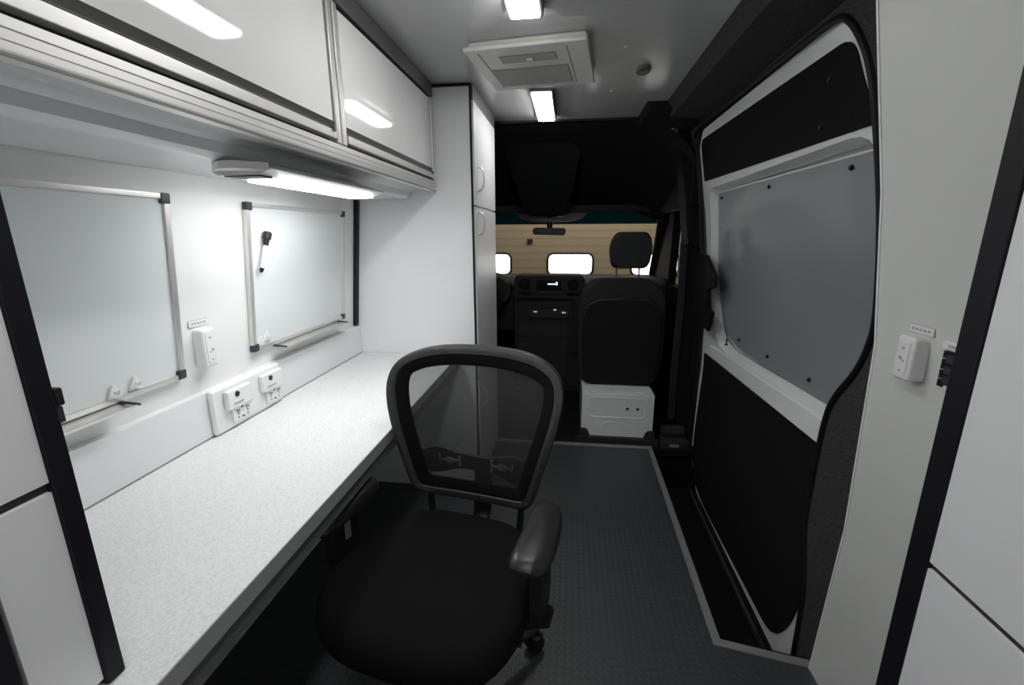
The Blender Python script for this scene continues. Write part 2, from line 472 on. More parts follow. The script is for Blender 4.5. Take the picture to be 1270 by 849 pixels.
# ================================================================== LEFT FURNITURE
tc = thing('tall_cabinet', 'tall white cabinet with two doors at the far end of the desk', 'cabinet', (-.76, 2.4, 0))
obj('body', bx(-1.115, -.452, 2.10, 2.68, 0, CEIL - .003), M['laminate'], tc)
bm = B()
box(bm, -.618, -.446, 2.094, 2.101, CEIL - .014, CEIL - .002)
box(bm, -.452, -.443, 2.095, 2.103, 0, CEIL - .003)
obj('edge_trim', bm, M['black'], tc, smooth=False)
bm = B()
prism_y(bm, [(-.451, CEIL - .003), (-.451, 1.90), (-.437, 1.90), (-.437, CEIL - .003)], 2.104, 2.68)
obj('top_fascia', bm, M['grey_trim'], tc)
for z0, z1, hz, lab in ((1.455, 1.897, 1.575, 'upper'), (.62, 1.447, 1.375, 'lower')):
    d = obj('door', bx(-.451, -.436, 2.108, 2.676, z0, z1, bev=.0015), M['laminate'], tc)
    pth = [(-.436, 2.17, hz - .052), (-.418, 2.17, hz - .046), (-.408, 2.17, hz - .02), (-.406, 2.17, hz), (-.408, 2.17, hz + .02), (-.418, 2.17, hz + .046), (-.436, 2.17, hz + .052)]
    obj('handle', tube(B(), catmull(pth, 4, False), .0045, 8), M['alu'], d)
d = obj('door', bx(-.451, -.436, 2.108, 2.676, .03, .612, bev=.0015), M['laminate'], tc)
obj('handle', tube(B(), [(-.436, 2.17, .45), (-.41, 2.17, .46), (-.41, 2.17, .54), (-.436, 2.17, .55)], .0045, 8), M['alu'], d)

# desk
dk = thing('desk', 'long built-in desk with pale speckled worktop and grey front edge', 'desk', (-.8, 1.2, 0))
obj('worktop', bx(-1.068, -.5355, .02, 2.098, .705, .7398, bev=.001), M['desk'], dk)
M['edge_grey'] = mat('grey_edge_band', (.30, .305, .31), .45)
obj('edge_band', bx(-.5353, -.533, .02, 2.096, .704, .7392), M['edge_grey'], dk, smooth=False)
M['apron'] = mat('dark_grey_apron', (.11, .115, .115), .5)
obj('apron', bx(-.552, -.540, .02, 2.096, .664, .7045), M['apron'], dk, smooth=False)
obj('support_rail', bx(-1.068, -1.03, .02, 2.096, .62, .7045), M['cabinet_under'], dk, smooth=False)
obj('end_panel', bx(-1.068, -.56, .02, .04, 0, .7045), M['cabinet_under'], dk, smooth=False)

# box ledge along the wall on the desk
lg = thing('cable_ledge', 'long white box ledge running along the wall on top of the desk', 'ledge', (-1.05, 1.2, .741))
bm = bx(-1.069, -1.04, .3, 2.097, .7415, .8795, bev=.002)
obj('front_box', bm, M['laminate'], lg)
obj('seam', bx(-1.0405, -1.0385, .3, 2.097, .7402, .7432), M['slotgrey'], lg, smooth=False)

ob = thing('outlet_box', 'white raised box with two outlet pairs in front of the ledge between the whiteboards', 'outlet box', (-1.03, 1.25, .742))
obj('housing', bx(-1.0395, -1.022, 1.10, 1.415, .743, .882, bev=.008, seg=4), M['white_pl'], ob)
for k in range(2):
    o = .158 * k
    cv = obj('outlet_cover', bx(-1.022, -1.004, 1.14 + o, 1.245 + o, .808, .868, bev=.005, seg=3), M['white_pl'], ob)
    obj('port', lathe(B(), [(.009, 0), (.009, .003)], (-1.005, 1.178 + o, .851), 'x', 14), M['dot'], cv)
    obj('hinge', bx(-1.005, -1.002, 1.16 + o, 1.2 + o, .822, .826), M['label'], cv, smooth=False)
    pl = obj('receptacle', bx(-1.022, -1.016, 1.165 + o, 1.245 + o, .757, .806, bev=.002), M['white_pl'], ob)
    for (yy, zz, w, h) in ((1.182, .792, .003, .008), (1.19, .792, .003, .006), (1.186, .782, .004, .004), (1.222, .792, .003, .008), (1.23, .792, .003, .006),
                           (1.226, .782, .004, .004), (1.205, .798, .009, .004), (1.205, .768, .010, .004), (1.185, .77, .003, .006), (1.225, .77, .003, .006)):
        obj('slot', bx(-1.0165, -1.015, yy - w / 2 + o, yy + w / 2 + o, zz - h / 2, zz + h / 2), M['dot'], pl, smooth=False)

# ------------------------------------------------------------------ whiteboards
def on_wall(y, z, off): return (wx(z) + off, y, z)
def wall_slab(bm, y0, y1, z0, z1, o0, o1, bev=0):
    s = B()
    hexa(s, [on_wall(y0, z0, o0), on_wall(y0, z0, o1), on_wall(y1, z0, o1), on_wall(y1, z0, o0),
             on_wall(y0, z1, o0), on_wall(y0, z1, o1), on_wall(y1, z1, o1), on_wall(y1, z1, o0)])
    if bev: bmesh.ops.bevel(s, geom=list(s.edges), offset=bev, segments=2, affect='EDGES', profile=.5)
    me = bpy.data.meshes.new('tmp'); s.to_mesh(me); s.free(); bm.from_mesh(me); bpy.data.meshes.remove(me)
    return bm

def whiteboard(y0, y1, z0, z1, label, t0, t1):
    w = thing('whiteboard', label, 'whiteboard', (wx(z0) + .001, (y0 + y1) / 2, z0), 'whiteboards over the desk')
    obj('writing_surface', wall_slab(B(), y0 + .008, y1 - .008, z0 + .008, z1 - .008, .002, .010), M['board'], w, smooth=False)
    for a, b, c, d in ((y0 + .018, y1 - .018, z1 - .014, z1), (y0 + .018, y1 - .018, z0, z0 + .014), (y0, y0 + .016, z0 + .018, z1 - .018), (y1 - .016, y1, z0 + .018, z1 - .018)):
        obj('frame_rail', wall_slab(B(), a, b, c, d, .001, .017, .002), M['alu'], w)
    for y in (y0, y1 - .024):
        for z in (z0, z1 - .024):
            obj('corner_cap', wall_slab(B(), y - .001, y + .025, z - .001, z + .025, .0005, .020, .004), M['cap'], w)
    # pen tray with dark end pegs
    bm = B(); zt = z0 - .004
    prism_y(bm, [(wx(zt) + .004, zt), (wx(zt) + .03, zt - .010), (wx(zt) + .055, zt - .008), (wx(zt) + .058, zt - .001), (wx(zt) + .052, zt - .004), (wx(zt) + .03, zt - .006), (wx(zt) + .004, zt + .004)], t0, t1)
    tr = obj('pen_tray', bm, M['alu'], w)
    for y in (t0, t1):
        obj('tray_peg', tube(B(), [(wx(zt) + .012, y - .002, zt + .003), (wx(zt) + .062, y + .002, zt - .002)], [.0045, .003], 8), M['cap'], tr)
    return w
whiteboard(.435, 1.048, .945, 1.426, 'framed whiteboard nearest the camera with a long aluminium pen tray', .56, .865)
whiteboard(1.322, 1.945, .943, 1.425, 'framed whiteboard beside the tall cabinet with a black capped marker on it', 1.43, 1.885)

# marker on the far board
mk = thing('marker', 'white marker with a black cap stuck to the far whiteboard', 'marker', (wx(1.2) + .025, 1.37, 1.2))
A_, B_ = Vector(on_wall(1.366, 1.205, .0245)), Vector(on_wall(1.407, 1.335, .0245))
dr = (B_ - A_)
obj('barrel', tube(B(), [A_ + dr * t for t in (.10, .12, .66, .68)], [.0055, .007, .007, .006], 12), M['white_pl'], mk)
obj('tip', tube(B(), [A_, A_ + dr * .05, A_ + dr * .11], [.003, .0065, .0065], 12), M['black_pl'], mk)
obj('cap', tube(B(), [A_ + dr * t for t in (.66, .67, .82, .83, .98, 1)], [.0075, .008, .009, .013, .013, .010], 12), M['black_pl'], mk)

# plastic magnet hooks
def hook(y, z, label):
    h = thing('magnet_hook', label, 'hook', on_wall(y, z - .014, .011), 'clear hooks on the whiteboards')
    bm = B(); prof = round_poly([(y - .016, z - .014), (y + .016, z - .014), (y + .004, z + .018), (y - .004, z + .018)], .004, 3)
    a = [bm.verts.new(on_wall(p[0], p[1], .0105)) for p in prof]; b = [bm.verts.new(on_wall(p[0], p[1], .0165)) for p in prof]
    n = len(a); bm.faces.new(a); bm.faces.new(b[::-1])
    for i in range(n): bm.faces.new((a[i], a[(i + 1) % n], b[(i + 1) % n], b[i]))
    obj('base', bm, M['white_pl'], h)
    c = Vector(on_wall(y, z, .0165))
    obj('hook', tube(B(), [c, c + Vector((.010, 0, -.003)), c + Vector((.012, 0, .006))], .003, 8), M['board'], h)
hook(.852, .972, 'clear hook low on the near whiteboard, further from its pen tray peg')
hook(.905, .977, 'clear hook low on the near whiteboard, closer to its right corner')
hook(1.365, .972, 'clear hook at the lower left corner of the far whiteboard')
hook(1.395, .984, 'clear hook just right of the corner hook on the far whiteboard')

# small wall box between the boards
def wall_box(name, label, x, y0, y1, z0, z1, side):
    w = thing(name, label, 'outlet', (x, (y0 + y1) / 2, z0))
    s = side
    X = lambda a, b: (min(x + s * a, x + s * b), max(x + s * a, x + s * b))
    obj('housing', bx(*X(-.012, .024), y0, y1, z0, z1, bev=.008, seg=4), M['white_pl'], w)
    m = (y0 + y1) / 2
    fp = obj('face_plate', bx(*X(.024, .026), y0 + .010, y1 - .010, z0 + .012, z1 - .012, bev=.001), M['white_pl'], w)
    for yy, zz, r in ((m, z1 - .027, .004), (m + .004, z0 + .05, .005), (m - .006, z0 + .045, .003), (m, z0 + .022, .003)):
        obj('slot', bx(*X(.0255, .0265), yy - r, yy + r, zz - r * .7, zz + r * .7), M['label'], fp, smooth=False)
    lb = obj('label_strip', bx(*X(-.010, .0015), y0 - .012, y1 + .002, z1 + .008, z1 + .024), M['white_pl'], w, smooth=False)
    for k in range(5):
        yy = y0 - .004 + k * (y1 - y0 + .004) / 5
        obj('printed_mark', bx(*X(.0015, .0021), yy, yy + .007, z1 + .013, z1 + .019), M['label'], lb, smooth=False)
    obj('label_edge', bx(*X(-.010, .0008), y0 - .0135, y1 + .0035, z1 + .0065, z1 + .0255), M['label'], lb, smooth=False)
    return w
wall_box('wall_outlet', 'white surface mounted wall outlet between the two whiteboards', wx(1.09) + .001, 1.098, 1.148, .955, 1.068, 1)
wall_box('wall_outlet', 'white surface mounted outlet on the cream panel right of the sliding door', .774, 1.042, 1.096, 1.0, 1.10, -1)
# black switch plate
sp = thing('switch_plate', 'black switch plate on the cream wall beside the white outlet, half behind the cabinet post', 'switch', (.785, .96, 1.01))
pl = obj('plate', bx(.772, .789, .90, .995, 1.012, 1.088, bev=.002), M['black'], sp)
for zz in (1.073, 1.05, 1.03):
    obj('rocker', bx(.7695, .7725, .93, .982, zz - .008, zz + .008, bev=.002), M['cap'], pl)
    obj('mark', bx(.769, .7725, .984, .990, zz - .001, zz + .001), M['label'], pl, smooth=False)
obj('badge', bx(.7685, .772, .955, .972, 1.013, 1.019), M['white_pl'], pl, smooth=False)
lb = obj('label_strip', bx(.772, .789, .93, 1.0, 1.092, 1.106), M['white_pl'], sp, smooth=False)
obj('printed_mark', bx(.771, .773, .95, .985, 1.097, 1.102), M['label'], lb, smooth=False)

# ------------------------------------------------------------------ upper cabinets
FX = -.615
def upper_cabinet(y0, y1, label):
    c = thing('wall_cabinet', label, 'cabinet', (-.8, (y0 + y1) / 2, 1.56), 'cabinets over the desk')
    obj('body', bx(-.99, FX - .03, y0 + .002, y1 - .002, 1.56, CEIL - .004), M['cabinet_under'], c, smooth=False)
    for a, b in ((y0 + .001, y0 + .026), (y1 - .026, y1 - .001)):
        obj('side_stile', bx(FX - .03, FX, a, b, 1.561, 1.905, bev=.003), M['alu'], c)
    d = obj('door', bx(FX - .018, FX - .004, y0 + .034, y1 - .034, 1.612, 1.896, bev=.001), M['gloss'], c)
    obj('door_bottom_rail', bx(FX - .02, FX + .002, y0 + .03, y1 - .03, 1.569, 1.590, bev=.002), M['alu'], d)
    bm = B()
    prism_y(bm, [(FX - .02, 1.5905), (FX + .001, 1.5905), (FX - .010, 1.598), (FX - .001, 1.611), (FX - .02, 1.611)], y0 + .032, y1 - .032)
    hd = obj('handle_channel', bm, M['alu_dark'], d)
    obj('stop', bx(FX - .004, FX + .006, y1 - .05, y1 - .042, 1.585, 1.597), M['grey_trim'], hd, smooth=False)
    obj('gap', bx(FX - .028, FX - .022, y0 + .026, y1 - .026, 1.555, 1.62), M['slot'], d, smooth=False)
    obj('top_fascia', bx(FX - .03, FX + .002, y0 + .001, y1 - .001, 1.906, CEIL - .003, bev=.003), M['grey_trim'], c)
    return c
upper_cabinet(1.232, 2.088, 'gloss white flap-door cabinet over the desk, next to the tall cabinet')
upper_cabinet(.37, 1.228, 'gloss white flap-door cabinet over the desk, nearer of the two in view')
upper_cabinet(-.49, .366, 'gloss white flap-door cabinet over the desk, cut off at the top left corner')

M['groove'] = mat('faint_groove', (.42, .42, .41), .5)
rl = thing('cabinet_rail', 'long aluminium rail under the wall cabinets with a recessed pale underside', 'rail', (-.8, .8, 1.48))
bm = B()
prism_y(bm, [(FX, 1.518), (FX + .001, 1.524), (FX, 1.5585), (FX - .03, 1.5585), (FX - .03, 1.518)], -.49, 2.09)
obj('front_rail', bm, M['alu'], rl)
for zz in (1.532, 1.545):
    obj('groove', bx(FX + .0, FX + .0014, -.49, 2.09, zz, zz + .001), M['groove'], rl, smooth=False)
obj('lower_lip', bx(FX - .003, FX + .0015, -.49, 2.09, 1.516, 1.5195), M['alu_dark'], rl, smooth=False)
bm = B()
prism_y(bm, [(FX - .003, 1.5175), (-.70, 1.524), (-.735, 1.515), (-.745, 1.495), (-.762, 1.487), (-.78, 1.484), (-1.0, 1.482), (-1.0, 1.552), (FX - .003, 1.552)], -.49, 2.09)
obj('underside', bm, M['under'], rl)

# light under the cabinets
ul = thing('task_light', 'slim aluminium strip light glowing under the wall cabinets', 'light', (-.74, 1.28, 1.46))
bm = B()
prism_y(bm, [(-.672, 1.478), (-.668, 1.470), (-.70, 1.458), (-.80, 1.457), (-.815, 1.466), (-.81, 1.4825), (-.68, 1.4825)], .985, 1.61)
obj('housing', bm, M['alu'], ul)
obj('lamp_lens', bx(-.796, -.704, 1.075, 1.60, 1.452, 1.4585, bev=.002), M['led_under'], ul)
obj('end_cap', prism_z(B(), round_poly([(-.814, .985), (-.668, .985), (-.725, .942), (-.765, .945)], .008, 2), 1.466, 1.4825), M['alu'], ul)
sw = obj('switch', bx(-.79, -.70, .99, 1.035, 1.4545, 1.459, bev=.001), M['cap'], ul)
obj('indicator', lathe(B(), [(.004, 0), (.004, .0015)], (-.745, 1.01, 1.4530), 'z', 10), M['white_pl'], sw)

# ------------------------------------------------------------------ ceiling fittings
def ceiling_light(y0, y1, label):
    c = thing('ceiling_light', label, 'light', (-.15, (y0 + y1) / 2, CEIL - .024), 'roof strip lights')
    bm = B()
    prism_y(bm, [(-.197, CEIL - .0006), (-.197, CEIL - .015), (-.1005, CEIL - .015), (-.1005, CEIL - .026), (-.094, CEIL - .026), (-.090, CEIL - .0006)], y0 - .006, y1 + .006)
    obj('housing', bm, M['grey_trim'], c)
    bm = B()
    prism_y(bm, [(-.192, CEIL - .0155), (-.189, CEIL - .026), (-.183, CEIL - .030), (-.105, CEIL - .030), (-.101, CEIL - .026), (-.101, CEIL - .0155)], y0, y1)
    obj('diffuser', bm, M['led'], c, smooth=False)
ceiling_light(2.225, 2.70, 'lit roof strip light between the air unit and the cab')
ceiling_light(.96, 1.475, 'lit roof strip light cut off by the top of the photo')
ceiling_light(-.25, .285, 'unseen roof strip light over the camera, added to light the van')  # out of frame; follows the row's spacing, added for illumination
ceiling_light(-1.45, -.93, 'unseen roof strip light at the rear end, added to brighten the cabinet doors')  # out of frame, added for more light on the wall cabinet doors

M['ac_slat'] = mat('air_unit_slats', (.50, .50, .48), .5)
ac = thing('air_conditioner', 'flat white air conditioning unit with grilles on the ceiling', 'air conditioner', (-.14, 1.53, CEIL - .036))
ac.location = (-.144, 1.868, CEIL - .036); ac.rotation_euler = (0, 0, math.radians(-6))
def acbox(name, x0, x1, y0, y1, z0, z1, m, parent, bev=0):
    return obj(name, bx(x0, x1, y0, y1, z0, z1, bev=bev, seg=3), m, parent, local=True, smooth=bev > 0)
acbox('body', -.20, .207, -.205, .205, .014, .0355, M['ac_white'], ac, .012)
pn = acbox('front_panel', -.213, .208, -.22, .22, 0, .0139, M['ac_white'], ac, .005)
for nm, x0, x1, y0, y1, n, axis in (('outlet_grille', -.105, .095, -.150, -.085, 6, 'x'), ('intake_grille', -.165, .125, -.025, .165, 22, 'x')):
    fr = acbox(nm, x0, x1, y0, y1, -.002, .004, M['ac_grille'], pn, 0)
    st = B()
    for k in range(n):
        yy = y0 + .004 + (y1 - y0 - .008) * (k + .5) / n
        box(st, x0 + .004, x1 - .004, yy - .0018, yy + .0018, -.0045, -.0021)
    s = obj('slats', st, M['ac_slat'], fr, local=True, smooth=False)
for a, b, c, d in ((-.17, -.165, -.19, .18), (.135, .140, -.19, .18)):
    acbox('panel_groove', a, b, c, d, -.001, .001, M['ac_grille'], pn)
acbox('control_knob', -.012, .012, -.128, -.108, -.010, -.0046, M['white_pl'], pn, .003)

dm = thing('roof_sensor', 'small oval brownish grey fitting on the ceiling right of the air unit', 'ceiling fitting', (.27, 2.03, CEIL - .02))
bm = B()
for r, h in (): pass
lathe(bm, [(.024, CEIL - .016), (.028, CEIL - .013), (.031, CEIL - .0005)], (0, 0, 0), 'z', 28)
for v in bm.verts: v.co = Vector((.272 + v.co.x * 1.0, 2.03 + v.co.y * 1.5, v.co.z))
obj('cover', bm, M['brown_grey'], dm)
obj('lens', bx(.256, .288, 2.006, 2.026, CEIL - .018, CEIL - .0155, bev=.001), M['alu_dark'], dm)
for x, y in ((.171, 2.30), (.177, 1.80)):
    tag(obj('ceiling_screw', lathe(B(), [(.006, CEIL - .004), (.008, CEIL - .0005)], (x, y, 0), 'z', 12), M['white_pl']),
        'tiny white screw cap in the ceiling ' + ('behind the oval fitting' if y > 2 else 'right of the air unit'), 'screw')

# ------------------------------------------------------------------ near cabinets beside the camera
def near_cabinet(label, x0, x1, y0, y1, zsplit, face, post_y, zb, zt):
    c = thing('side_cabinet', label, 'cabinet', ((x0 + x1) / 2, (y0 + y1) / 2, zb))
    s = 1 if face == 'right' else -1      # direction the doors look
    xf = x1 if s > 0 else x0
    obj('body', bx(x0 + (0 if s > 0 else .02), x1 - (.02 if s > 0 else 0), y0, y1, zb, zt), M['laminate'], c)
    for a, b in ((zb + .012, zsplit - .006), (zsplit + .006, zt - .005)):
        X = sorted((xf - s * .018, xf))
        obj('door', bx(*X, y0 + .004, y1 - .0, a, b, bev=.001), M['laminate'], c)
    X = sorted((xf - s * .019, xf - s * .006))
    obj('door_gap', bx(*X, y0, y1, zsplit - .0058, zsplit + .0058), M['slot'], c, smooth=False)
    X = sorted((xf - s * .03, xf + s * .004))
    p = obj('corner_post', bx(*X, post_y[0], post_y[1], zb, zt + .002, bev=.003), M['black'], c)
    return c, p, s, xf
c, p, s, xf = near_cabinet('narrow white cabinet with black corner posts standing on the near end of the desk', -.98, -.60, .325, .398, 1.037, 'right', (.3985, .423), .7405, 1.47)
obj('corner_post', bx(-.628, -.596, .296, .3245, .7405, 1.472, bev=.003), M['black'], c)
lt = obj('latch', bx(-.612, -.597, .4235, .4325, 1.128, 1.150, bev=.002), M['black_pl'], p)
obj('latch_catch', bx(-.610, -.599, .4235, .430, 1.107, 1.127, bev=.001), M['cap'], lt)
c, p, s, xf = near_cabinet('tall white cabinet with a black corner post at the right edge of the photo', .62, .67, -.25, .731, .775, 'left', (.732, .774), 0, 1.68)

# left wall continues behind; drawer unit beneath the desk end is dark
# ================================================================== OFFICE CHAIR
ch = thing('office_chair', 'black mesh-back office chair with padded armrests in the aisle at the desk', 'chair', (-.315, .93, 0), rotz=math.radians(-10))
def cobj(name, bm, m, parent=ch): return obj(name, bm, m, parent, local=True)

# seat cushion: rounded plan, domed top, waterfall front (front is -y)
def seat_bm():
    bm = B(); NU, NV = 40, 10
    rows = []
    def plan(a):
        c, s = math.cos(a), math.sin(a); e = .62
        x = .255 * math.copysign(abs(c) ** e, c); y = .245 * math.copysign(abs(s) ** e, s)
        if y > 0: x *= 1 - .10 * (y / .245)
        return x, y
    prof = [(0, .505), (.35, .506), (.62, .510), (.82, .511), (.93, .505), (.985, .490), (1.0, .468), (.985, .446), (.93, .430), (.6, .424), (0, .424)]
    for sc, z in prof:
        if sc == 0: rows.append([bm.verts.new((0, 0, z))]); continue
        ring = []
        for k in range(NU):
            x, y = plan(2 * PI * k / NU); x *= sc; y *= sc
            zz = z - max(0, -(y + .12)) ** 1.5 * .55 + (.010 * (abs(x) / .25) ** 2 if z > .48 else 0)
            ring.append(bm.verts.new((x, y, zz)))
        rows.append(ring)
    for A, C in zip(rows, rows[1:]):
        for k in range(NU):
            j = (k + 1) % NU
            if len(A) == 1: bm.faces.new((A[0], C[k], C[j]))
            elif len(C) == 1: bm.faces.new((A[k], C[0], A[j]))
            else: bm.faces.new((A[k], C[k], C[j], A[j]))
    return bm
cobj('seat', seat_bm(), M['fabric'])
bm = bx(-.19, .19, -.17, .19, .405, .426, bev=.01); cobj('seat_pan', bm, M['black_pl'])

# back: outline in (u, w); maps to chair space with lean and wrap
BH = [(0, .452), (.11, .449), (.19, .436), (.247, .405), (.268, .355), (.264, .29), (.245, .21), (.222, .13), (.203, .06), (.185, .018), (.14, -.002), (.0, -.010)]
full = BH + [(-u, w) for u, w in reversed(BH[1:-1])]
def back_pt(u, w, d=0):
    y = .262 + .16 * w - .028 * math.sin(max(0, min(1, w / .45)) * PI) * .8 + .09 * w * w - 1.1 * u * u * .75 + d
    return (u, y, .548 + w)
outer = [back_pt(u, w) for u, w in catmull(full, 6)]
ring2d = catmull(full, 6)
def scale_ring(k, top=0):
    c = (0, .222)
    return [(c[0] + (u - c[0]) * k, c[1] + (w - c[1]) * k) for u, w in ring2d]
def inset(t):       # offset ring inward by t metres
    out = []; N = len(ring2d)
    for i in range(N):
        a, b = Vector(ring2d[i - 1]), Vector(ring2d[(i + 1) % N]); d = (b - a).normalized(); nrm = Vector((d.y, -d.x))
        out.append(tuple(Vector(ring2d[i]) + nrm * t))
    return out
r1 = inset(.016)
bm = B(); rings = []
cross = [(-.012, -.002), (-.010, -.011), (.0, -.016), (.012, -.013), (.018, -.003), (.016, .012), (.0, .017), (-.011, .010)]
for t, d in cross:
    rings.append([bm.verts.new(back_pt(u, w, d)) for u, w in inset(.012 + t)])
for a in range(len(rings)):
    A, C = rings[a], rings[(a + 1) % len(rings)]
    for k in range(len(A)): bm.faces.new((A[k], A[(k + 1) % len(A)], C[(k + 1) % len(C)], C[k]))
back = cobj('back_frame', bm, M['frame_pl'])
bm = B(); rings = []
for t, d in ((.028, -.011), (.046, -.009), (.058, -.002), (.058, .004), (.046, .008), (.028, .010)):
    rings.append([bm.verts.new(back_pt(u, w, d)) for u, w in inset(t)])
for a in range(len(rings)):
    A, C = rings[a], rings[(a + 1) % len(rings)]
    for k in range(len(A)): bm.faces.new((A[k], A[(k + 1) % len(A)], C[(k + 1) % len(C)], C[k]))
cobj('inner_border', bm, M['fabric'], back)
# mesh panel
bm = B(); ins = inset(.052); N = len(ins)
c0 = (0, .222); prev = None; rr = []
for s in (1, .8, .6, .4, .2):
    rr.append([bm.verts.new(back_pt(c0[0] + (u - c0[0]) * s, c0[1] + (w - c0[1]) * s, .002)) for u, w in ins])
cen = bm.verts.new(back_pt(*c0, .002))
for A, C in zip(rr, rr[1:]):
    for k in range(N): bm.faces.new((A[k], A[(k + 1) % N], C[(k + 1) % N], C[k]))
for k in range(N): bm.faces.new((rr[-1][k], rr[-1][(k + 1) % N], cen))
cobj('mesh_panel', bm, M['mesh'], back)
# lumbar bar behind the mesh with two pale adjusters
bm = B(); top = []; bot = []
pts = []
for k in range(25):
    u = -.205 + .41 * k / 24; t = abs(u) / .205
    pts.append((u, .098 + .022 * math.cos(min(1, t * 1.4) * PI * .9) * .0 - .012 * (t - .5) ** 2, .022 + .020 * math.exp(-((t - .62) / .25) ** 2)))
rows = [[bm.verts.new(back_pt(u, w + s * h, .020 + dd)) for u, w, h in pts] for s, dd in ((1, 0), (1, .012), (-1, .012), (-1, 0))]
for a in range(4):
    A, C = rows[a], rows[(a + 1) % 4]
    for k in range(24): bm.faces.new((A[k], A[k + 1], C[k + 1], C[k]))
bm.faces.new([r[0] for r in rows]); bm.faces.new([r[-1] for r in rows])
lum = cobj('lumbar_bar', bm, M['black_pl'])
M['adj'] = mat('grey_adjuster', (.42, .42, .43), .5)
for s in (-1, 1):
    bm = B(); x = s * .085
    p0 = back_pt(x, .10, .018)
    box(bm, x - .036, x - .030, p0[1] - .003, p0[1] + .003, p0[2] - .020, p0[2] + .020)
    box(bm, x + .030, x + .036, p0[1] - .003, p0[1] + .003, p0[2] - .016, p0[2] + .016)
    box(bm, x - .030, x + .030, p0[1] - .003, p0[1] + .003, p0[2] - .003, p0[2] + .004)
    box(bm, x - .010, x + .010, p0[1] - .004, p0[1] + .003, p0[2] - .008, p0[2] + .008)
    cobj('adjuster', bm, M['adj'], lum)
# back support bracket and uprights
bm = B()
tube(bm, catmull([(0, .10, .405), (0, .22, .405), (0, .315, .44), (0, .335, .52), (0, .34, .60)], 5, False), [(.030, .012)] * 21, 10, flat=(0, 1, 0))
tube(bm, [(0, .34, .60), (-.10, .325, .615), (-.17, .30, .64)], [(.016, .010)] * 3, 8)
tube(bm, [(0, .34, .60), (.10, .325, .615), (.17, .30, .64)], [(.016, .010)] * 3, 8)
cobj('back_bracket', bm, M['black_pl'])
for s in (-1, 1):
    cobj('back_strut', tube(B(), [(s * .135, .15, .415), (s * .14, .235, .425), (s * .145, .262, .47), (s * .15, .262, .565)], [.010, .011, .011, .011], 8), M['black_pl'])
M['chrome_soft'] = mat('satin_chrome', (.8, .8, .8), .3, metal=.8)
# armrests
for s in (-1, 1):
    bm = B(); rows = []
    for f, z in ((0, .676), (.5, .677), (.8, .675), (.94, .669), (1.0, .658), (.98, .646), (.9, .640), (0, .640)):
        ring = []
        for k in range(32):
            an = 2 * PI * k / 32; c_, s_ = math.cos(an), math.sin(an)
            x_ = .043 * math.copysign(abs(c_) ** .62, c_) * f; y_ = .126 * math.copysign(abs(s_) ** .55, s_) * f
            x_ *= 1 - .10 * y_ / .126
            ring.append(bm.verts.new((s * (.270 - 1.1 * y_ * y_ * .6) + x_, y_ + .004, z - .004 * (x_ / .04) ** 2)) if f else None)
        rows.append(ring if f else [bm.verts.new((s * .27, .004, z))])
    for A, C in zip(rows, rows[1:]):
        for k in range(32):
            j = (k + 1) % 32
            if len(A) == 1: bm.faces.new((A[0], C[k], C[j]))
            elif len(C) == 1: bm.faces.new((A[k], C[0], A[j]))
            else: bm.faces.new((A[k], C[k], C[j], A[j]))
    if s < 0: bmesh.ops.translate(bm, verts=bm.verts, vec=(0, 0, -.024))
    arm = cobj('armrest_pad', bm, M['arm_pl'])
    bm = prism_x(B(), round_poly([(-.055, .50), (-.035, .45), (.035, .45), (.05, .50), (.04, .639 if s > 0 else .615), (-.045, .639 if s > 0 else .615)], .01, 3), s * .272 - .014, s * .272 + .014)
    cobj('armrest_post', bm, M['black_pl'])
    bm = B()
    tube(bm, [(s * .10, .0, .414), (s * .22, .0, .412), (s * .268, .0, .43), (s * .272, 0, .47)], [(.035, .009)] * 4, 10, flat=(0, 1, 0))
    cobj('armrest_bracket', bm, M['black_pl'])
    bt = cobj('height_button', bx(s * .272 - .019, s * .272 + .019, -.012, .010, .535, .585, bev=.005), M['chrome_soft'] if s < 0 else M['black_pl'])
# mechanism, gas column, base, castors
cobj('tilt_mechanism', bx(-.085, .085, -.12, .13, .355, .404, bev=.015), M['black_pl'])
cobj('tilt_lever', tube(B(), [(.08, -.03, .385), (.20, -.03, .380), (.235, -.03, .372)], [.005, .005, .009], 8), M['black_pl'])
cobj('gas_column', lathe(B(), [(.027, .10), (.027, .26), (.015, .262), (.015, .356)], (0, 0, 0), 'z', 18), M['black_pl'])
for k in range(5):
    a = math.radians(57.5 + 72 * k); dx, dy = math.cos(a), math.sin(a)
    leg = cobj('base_leg', tube(B(), [(dx * .02, dy * .02, .112), (dx * .12, dy * .12, .108), (dx * .33, dy * .33, .083), (dx * .368, dy * .368, .079)], [(.026, .020), (.022, .017), (.016, .013), (.010, .008)], 10), M['black_pl'])
    cx, cy_ = dx * .358, dy * .358
    bm = B()
    px, py = -dy, dx
    for s in (-1, 1):
        w = lathe(B(), [(.020, -.009), (.027, -.007), (.027, .007), (.020, .009)], (0, 0, 0), 'x', 18)
        w.transform(Matrix.Translation((cx + px * s * .014 - dx * .012, cy_ + py * s * .014 - dy * .012, .028)) @ Matrix.Rotation(a + PI / 2, 4, 'Z'))
        me = bpy.data.meshes.new('tmp'); w.to_mesh(me); w.free(); bm.from_mesh(me); bpy.data.meshes.remove(me)
    lathe(bm, [(.006, .02), (.006, .08)], (cx, cy_, 0), 'z', 8)
    hood = lathe(B(), [(.012, .045), (.024, .052), (.018, .062)], (cx - dx * .006, cy_ - dy * .006, 0), 'z', 14)
    me = bpy.data.meshes.new('tmp'); hood.to_mesh(me); hood.free(); bm.from_mesh(me); bpy.data.meshes.remove(me)
    cobj('castor', bm, M['black_pl'], leg)

